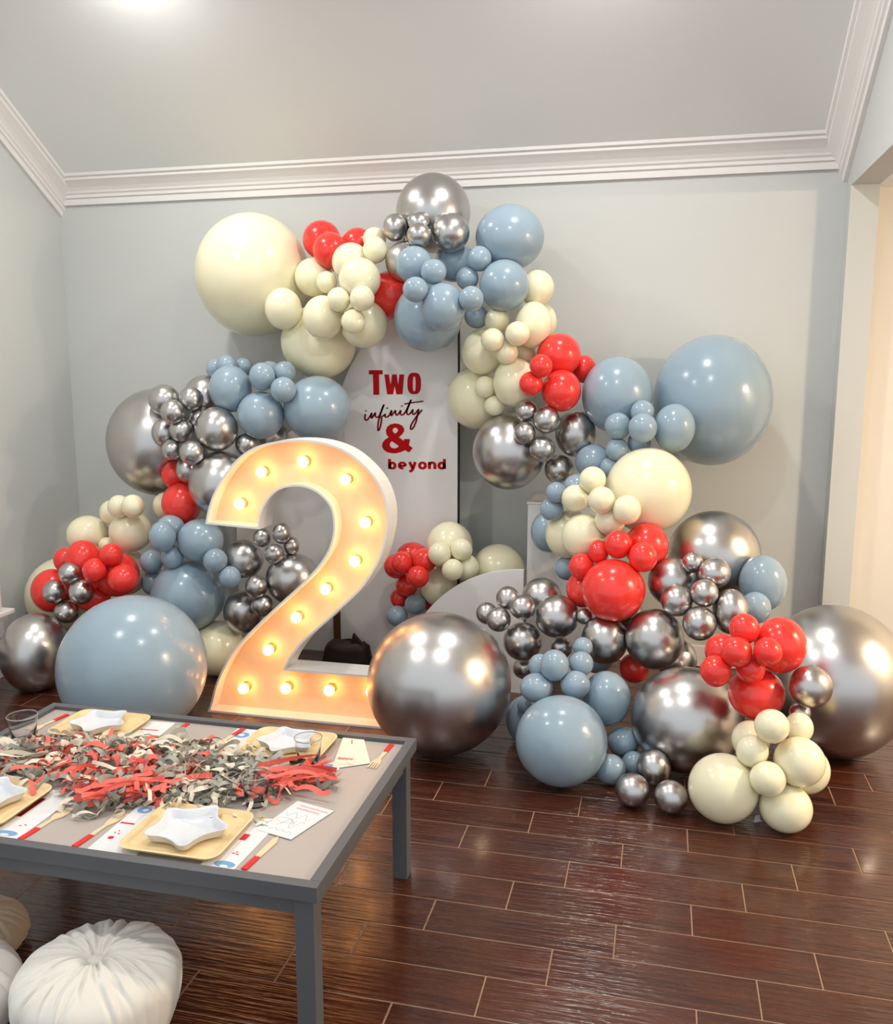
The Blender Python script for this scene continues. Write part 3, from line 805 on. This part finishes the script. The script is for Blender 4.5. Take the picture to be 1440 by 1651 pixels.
napkin(-1.545, -1.428, 2.19, 2.362, 'white napkin right of the back left plate', .06,
       [(M_REDP, bar(.1, .25, .5, .035)), (M_GREYP, disc(.1, -.3, .5, .1))])
napkin(-1.222, -1.155, 2.17, 2.373, 'narrow white napkin left of the back plate with blue ring', .05,
       [(M_BLUEP, disc(0, .55, .7, .2)), (M_PAPER, disc(0, .55, .3, .08)), (M_REDP, bar(0, .1, .4, .03))])
napkin(-.905, -.83, 2.16, 2.215, 'small white napkin corner beside the red streamers', .3, [(M_BLUEP, disc(0, 0, .6, .5))])

# cards and star trinket
def card(poly, m_, label, extra, z=.002):
    c0 = np.mean(poly, axis=0); t_ = thing('paper_card', label, 'card', (c0[0], c0[1], TS + z))
    q = [(p[0] - c0[0], p[1] - c0[1]) for p in poly]
    MB().prism(q, 'z', 0, .0016).build('sheet', m_, t_)
    u = np.array(q[1]) - np.array(q[0]); w_ = np.array(q[3]) - np.array(q[0]); o_ = np.array(q[0])
    for (mm, nm, pl_) in extra:
        b = MB()
        for pp in pl_: 
            pp = [o_ + u * s + w_ * r for s, r in pp]
            for k in range(len(pp) - 1):
                a_, b_ = pp[k], pp[k + 1]; d = (b_ - a_) / (np.linalg.norm(b_ - a_) + 1e-9); nrm = np.array([-d[1], d[0]]) * .0007
                b.add([(*(a_ + nrm), .0018), (*(a_ - nrm), .0018), (*(b_ - nrm), .0018), (*(b_ + nrm), .0018)], [(0, 1, 2, 3)])
        b.build(nm, mm, t_)
def squig(x0, x1, y, n, amp): return [(x0 + (x1 - x0) * k / n, y + amp * (1 if k % 2 else -1) * random.uniform(.4, 1)) for k in range(n + 1)]
def blobline(cx, cy, rx, ry, n=18, j=.12): return [(cx + rx * math.cos(2 * math.pi * k / n) * random.uniform(1 - j, 1 + j), cy + ry * math.sin(2 * math.pi * k / n) * random.uniform(1 - j, 1 + j)) for k in range(n + 1)]
card([(-.864, 1.979), (-.757, 1.951), (-.806, 1.800), (-.900, 1.822)], M_PAPER, 'white card with pink lines and grey doodles near front plate',
     [(M_PINKP, 'lettering', [squig(.18, .95, .1, 34, .03), squig(.18, .8, .19, 28, .03)]),
      (M_GREYP, 'drawing', [[(.12 + .7 * k / 24, .38 + .07 * math.sin(k * .7)) for k in range(25)], [(.2 + .55 * k / 24, .62 + .12 * math.sin(k * .45 + 1)) for k in range(25)], [(.3 + .25 * math.cos(k * .3), .52 + .1 * math.sin(k * .3) + .006 * k) for k in range(22)], [(.15 + .6 * k / 20, .85 + .03 * math.sin(k)) for k in range(21)]])])
card([(-.888, 2.378), (-.824, 2.384), (-.754, 2.232), (-.846, 2.174)], M_BEIGEP, 'cream card with red scrawl at the back right of the table',
     [(M_REDP, 'lettering', [squig(.1, .8, .68, 22, .05), [(.45, .05), (.5, .2)], [(.47, .05), (.52, .2)]]), (M_GREYP, 'drawing', [blobline(.7, .72, .2, .1), squig(.2, .9, .85, 14, .03)])])
st = thing('star_trinket', 'small pearly star trinket between front plate and white card', 'trinket', (-.905, 1.858, TS + .004), .3)
sp_ = []
for k in range(10):
    a = math.pi / 2 + k * math.pi / 5; r = .026 if k % 2 == 0 else .012; sp_.append((r * math.cos(a), r * math.sin(a)))
vs = [(x, y, 0) for x, y in sp_] + [(x, y, .003) for x, y in sp_] + [(0, 0, .009)]
fs = [tuple(range(10))[::-1]] + [(i, (i + 1) % 10, 10 + (i + 1) % 10, 10 + i) for i in range(10)] + [(10 + i, 10 + (i + 1) % 10, 20) for i in range(10)]
MB().add(vs, fs).build('star', mat('pearl', (214, 208, 196), .3, metal=.3), st)
MB().lathe([(.0045, .0), (.0065, .001), (.0065, .003), (.0045, .004)], 16, (0, .0, .0085), close=True).build('bead_ring', M_SOCK, st, smooth=True)

# clear cups
def cup(x, y, label, r=.031, h=.078):
    t_ = thing('clear_cup', label, 'cup', (x, y, TS + .0005), 0, 'clear plastic cups')
    MB().lathe([(.0005, 0), (r * .72, 0), (r * .76, .002), (r, h - .002), (r * 1.035, h), (r * 1.0, h + .001), (r * .97, h - .003), (r * .73, .004), (.0005, .003)], 40).build('wall', M_CLEAR, t_, smooth=True)
    MB().lathe([(r * 1.0, h - .001), (r * 1.045, h), (r * 1.0, h + .0018)], 40, close=True).build('lip', mat('lip_plastic', (236, 236, 234), .1, trans=.6), t_, smooth=True)
cup(-1.79, 2.13, 'clear cup at the far left end of the table', .042, .085)
cup(-.915, 2.178, 'clear cup in front of the back right plate', .038, .085)
cup(-.962, 1.945, 'clear cup standing among the streamers by the card', .036, .080)

# ------------------------------------------------------------------ paper streamers piled along the table
PILE = [(-1.83, 1.99), (-1.78, 2.10), (-1.629, 2.17), (-1.432, 2.20), (-1.277, 2.22), (-1.123, 2.18), (-.95, 2.13), (-.83, 2.11), (-.87, 2.03), (-.95, 1.95), (-1.056, 1.89), (-1.20, 1.88), (-1.275, 1.80), (-1.36, 1.83), (-1.487, 1.90), (-1.659, 1.91), (-1.83, 1.90)]
def inside(x, y):
    c_ = False; n = len(PILE)
    for i in range(n):
        (x1, y1), (x2, y2) = PILE[i], PILE[(i + 1) % n]
        if (y1 > y) != (y2 > y) and x < (x2 - x1) * (y - y1) / (y2 - y1) + x1: c_ = not c_
    return c_
def edge_d(x, y):
    d = 9
    for i in range(len(PILE)):
        a, b = np.array(PILE[i]), np.array(PILE[(i + 1) % len(PILE)]); t = np.clip(((np.array([x, y]) - a) @ (b - a)) / ((b - a) @ (b - a)), 0, 1)
        d = min(d, np.linalg.norm(a + (b - a) * t - [x, y]))
    return d
def strip(mb, x, y, length, width, hd, zbase, hump, curl):
    n = 15; P_ = []; a = hd
    px_, py_ = x, y
    ph = random.uniform(0, 6.28); lp = random.uniform(.6, 2.2)
    for k in range(n):
        s = k / (n - 1)
        a += curl / n + random.uniform(-.12, .12)
        px_ += math.cos(a) * length / n; py_ += math.sin(a) * length / n
        z = zbase + hump * abs(math.sin(ph + s * math.pi * lp))
        px_ = max(px_, -1.855)
        P_.append(np.array([px_, py_, max(z, TS + .002)]))
    tw = random.uniform(-1.2, 1.2); dt = random.uniform(-2.0, 2.0)
    v = []; f = []
    for k in range(n):
        d = P_[min(k + 1, n - 1)] - P_[max(k - 1, 0)]; d /= np.linalg.norm(d) + 1e-9
        side = np.cross(d, [0, 0, 1]); side /= np.linalg.norm(side) + 1e-9; upv = np.cross(side, d)
        t = tw + dt * k / n; o_ = (side * math.cos(t) + upv * math.sin(t)) * width / 2
        for q in (P_[k] - o_, P_[k] + o_):
            q = q.copy(); q[2] = max(q[2], TS + .0015); v.append(tuple(q))
        if k: f.append((2 * k - 2, 2 * k - 1, 2 * k + 1, 2 * k))
    mb.add(v, f)
piles = {'R': MB(), 'G': MB(), 'K': MB()}
cnt = 0
while cnt < 820:
    x, y = random.uniform(-1.83, -.82), random.uniform(1.79, 2.23)
    if not inside(x, y): continue
    cnt += 1
    ed = edge_d(x, y); hgt = min(.045, ed * .55)
    red = .38 * math.exp(-((x + 1.42) / .22) ** 2 - ((y - 1.95) / .12) ** 2) + .75 * math.exp(-((x + .90) / .085) ** 2) + .12 * (x < -1.2)
    grey = .52 if x > -1.3 else .4
    u = random.random(); c_ = 'R' if u < red else ('G' if u < red + grey else 'K')
    big = random.random() < .12
    strip(piles[c_], x, y, random.uniform(.05, .12), random.uniform(.009, .016) * (1.5 if big else 1), random.choice((0, math.pi)) + random.gauss(.25, .55), TS + .003 + random.random() * hgt, random.uniform(.004, .022), random.gauss(0, 3.4))
for (x, y, hd, c_, L_) in [(-1.37, 1.80, .75, 'R', .22), (-1.36, 1.82, .7, 'R', .24), (-1.35, 1.79, .8, 'R', .18), (-1.40, 1.81, .6, 'R', .2), (-1.30, 1.86, .55, 'R', .24), (-.98, 2.03, .35, 'R', .2), (-1.0, 2.05, .3, 'R', .2), (-.97, 2.0, .3, 'R', .18), (-1.83, 1.95, .3, 'G', .25), (-1.82, 1.93, .25, 'K', .25), (-1.8, 1.92, .35, 'K', .22)]:
    for k in range(3): strip(piles[c_], x + random.uniform(-.015, .015), y + random.uniform(-.012, .012), L_, .014, hd + random.uniform(-.12, .12), TS + .02 + .012 * k, .012, random.uniform(-.3, .3))
pv, pf, pm = [], [], []
for k, c_ in enumerate('RGK'):
    n0 = len(pv); pv += piles[c_].v; pf += [tuple(i + n0 for i in q) for q in piles[c_].f]; pm += [k] * len(piles[c_].f)
me = bpy.data.meshes.new('paper_streamers'); me.from_pydata([tuple(map(float, p)) for p in pv], [], pf)
for nm, rgb in (('coral_crepe', (232, 108, 94)), ('grey_crepe', (164, 162, 150)), ('cream_crepe', (222, 209, 188))): me.materials.append(mat(nm, rgb, .75))
me.polygons.foreach_set('material_index', pm); me.update()
o = obj('paper_streamers', me); o['kind'] = 'stuff'; tag(o, 'tangled pile of coral, grey and cream paper streamers along the table', 'streamers')

# ------------------------------------------------------------------ floor cushions
def cushion(name, x, y, zb, R, T, m_, label, seed, tilt=(0, 0), folds=34, amp=1.0):
    rnd = random.Random(seed)
    t_ = thing(name, label, 'cushion', (x, y, zb), rnd.uniform(0, 6)); t_.rotation_euler[0], t_.rotation_euler[1] = tilt
    N, Mr = 480, 48; zm = T - .075
    cr = []
    for k in range(folds):
        a0 = 2 * math.pi * (k + rnd.uniform(-.42, .42)) / folds
        inner = rnd.random() < .62
        cr.append((a0, rnd.uniform(-.35, .35), rnd.uniform(.02, .1) if inner else rnd.uniform(.35, .6), rnd.uniform(.45, .95) if inner else 1.15, rnd.uniform(.016, .042) * R * amp, rnd.uniform(.014, .036) * R))
    ph = [rnd.uniform(0, 6.28) for _ in range(6)]
    def relief(A, rr):
        h = np.zeros_like(A)
        for (a0, cv, r0_, r1_, dp, wd) in cr:
            if rr < r0_ or rr > r1_: continue
            win = min(1, (rr - r0_) / .08) * min(1, (r1_ - rr) / .15)
            da = (A - a0 - cv * (rr - .3) + math.pi) % (2 * math.pi) - math.pi
            arc_ = da * max(rr, .12) * R
            h += -dp * win * np.exp(-(arc_ / wd) ** 2) + dp * .55 * win * np.exp(-((arc_ - 2.1 * wd) / (1.6 * wd)) ** 2)
        return h + .012 * R * rr * (np.sin(7 * A + ph[0]) + np.sin(11 * A + ph[1]) * .7)
    A = np.arange(N) * 2 * math.pi / N
    scal = sum(-.5 * c_[4] / (.03 * R) * np.exp(-((((A - c_[0] - c_[1] * .7 + math.pi) % (2 * math.pi) - math.pi) * R) / (c_[5] * 1.4)) ** 2) for c_ in cr if c_[3] > .8)
    V = []
    for j in range(Mr + 1):
        u = j / Mr; th = u * math.pi / 2; rr = math.sin(th) ** .85
        z = zm + (T - zm) * (math.cos(th) ** .75) - math.exp(-(rr / .16) ** 2) * (T - zm) * .38
        k = 1 + (.03 * scal + .01 * np.sin(9 * A + ph[2])) * u ** 4
        V.append(np.stack([R * rr * np.cos(A) * k, R * rr * np.sin(A) * k, z + relief(A, rr) * (1 - .75 * u ** 6)], 1))
    for j in range(1, 15):
        u = j / 14; th = u * math.pi / 2
        k = 1 + (.03 * scal + .01 * np.sin(9 * A + ph[2])) * (1 - u)
        q = math.cos(th) ** .65 if u < 1 else .001
        V.append(np.stack([R * q * np.cos(A) * k, R * q * np.sin(A) * k, np.full(N, zm * (1 - math.sin(th) ** 1.1))], 1))
    v = [tuple(p) for p in np.concatenate(V)]; f = []
    tot = Mr + 1 + 14
    for j in range(tot - 1):
        for i in range(N): f.append((j * N + i, j * N + (i + 1) % N, (j + 1) * N + (i + 1) % N, (j + 1) * N + i))
    MB().add(v, f).build('cover', m_, t_, smooth=True)
    MB().lathe([(.0005, .013), (.011, .012), (.018, .008), (.0205, 0), (.018, -.008)], 24, (0, 0, T - .026)).build('button', m_, t_, smooth=True)
cushion('round_cushion', -1.155, 1.54, 0, .178, .245, M_FABRIC, 'round pleated ivory cushion with centre button in front of the table', 3, folds=72)
cushion('round_cushion', -1.52, 1.48, 0, .172, .19, M_FABRIC, 'plain ivory cushion cut off at the bottom left corner', 5, folds=40)
cushion('round_cushion', -1.70, 1.765, 0, .145, .11, M_TAN, 'tan cushion peeking in at the left edge below the table', 8, folds=40)

# ------------------------------------------------------------------ small things at the back
bg = thing('dark_bag', 'small dark slumped bag on the floor behind the marquee number', 'bag', (-1.52, 4.16, 0))
b = MB(); NX, NZ = 16, 10
vv = []
for k in range(NZ + 1):
    u = k / NZ
    for i in range(24):
        a = 2 * math.pi * i / 24; s = (1 - .18 * u - .5 * max(0, u - .8) * 2)
        vv.append((.135 * s * math.copysign(abs(math.cos(a)) ** .6, math.cos(a)), .06 * s * math.copysign(abs(math.sin(a)) ** .6, math.sin(a)), .115 * u + .008 * math.sin(5 * a) * u))
ff = [(k * 24 + i, k * 24 + (i + 1) % 24, (k + 1) * 24 + (i + 1) % 24, (k + 1) * 24 + i) for k in range(NZ) for i in range(24)] + [tuple(range(24))[::-1], tuple(range(NZ * 24, NZ * 24 + 24))]
b.add(vv, ff).build('body', M_BAG, bg, smooth=True)
MB().prism([(.02, .105), (.035, .165), (.085, .11)], 'y', -.012, .012).build('flap', M_BAG, bg, bevel=.003)

cs = thing('low_console', 'low white moulded shelf table against the left wall', 'table', (0, 0, 0))
MB().box(-3.30, -3.05, 2.75, 3.64, .312, .335).build('top', M_TRIM, cs, bevel=.005)
MB().box(-3.295, -3.075, 2.78, 3.615, .285, .312).build('moulding', M_TRIM, cs, bevel=.008)
MB().box(-3.29, -3.09, 2.80, 3.60, .2, .285).build('apron', M_TRIM, cs)
for (x, y) in ((-3.27, 2.83), (-3.12, 2.83), (-3.27, 3.57), (-3.12, 3.57)): MB().box(x - .02, x + .02, y - .02, y + .02, 0, .2).build('leg', M_TRIM, cs)
wb = thing('white_box', 'white upright box standing on the low shelf table', 'box', (-3.125, 3.52, .3355))
MB().box(-.06, .06, -.05, .05, 0, .12).build('carton', M_PAPER, wb, bevel=.003)
MB().box(-.062, .062, -.052, .052, .12, .128).build('lid', M_PAPER, wb, bevel=.002)

tg = thing('plastic_tab', 'small white plastic tab on the floor under the cream bunch', 'tab', (*at_z(1221, 1324, 0)[:2], 0), .5)
MB().prism([(-.012, 0), (.012, 0), (.009, .022), (-.009, .022)], 'y', -.0008, .0008).build('tab', M_PAPER, tg)
MB().box(-.016, .016, -.006, .006, 0, .0012).build('foot', M_PAPER, tg)
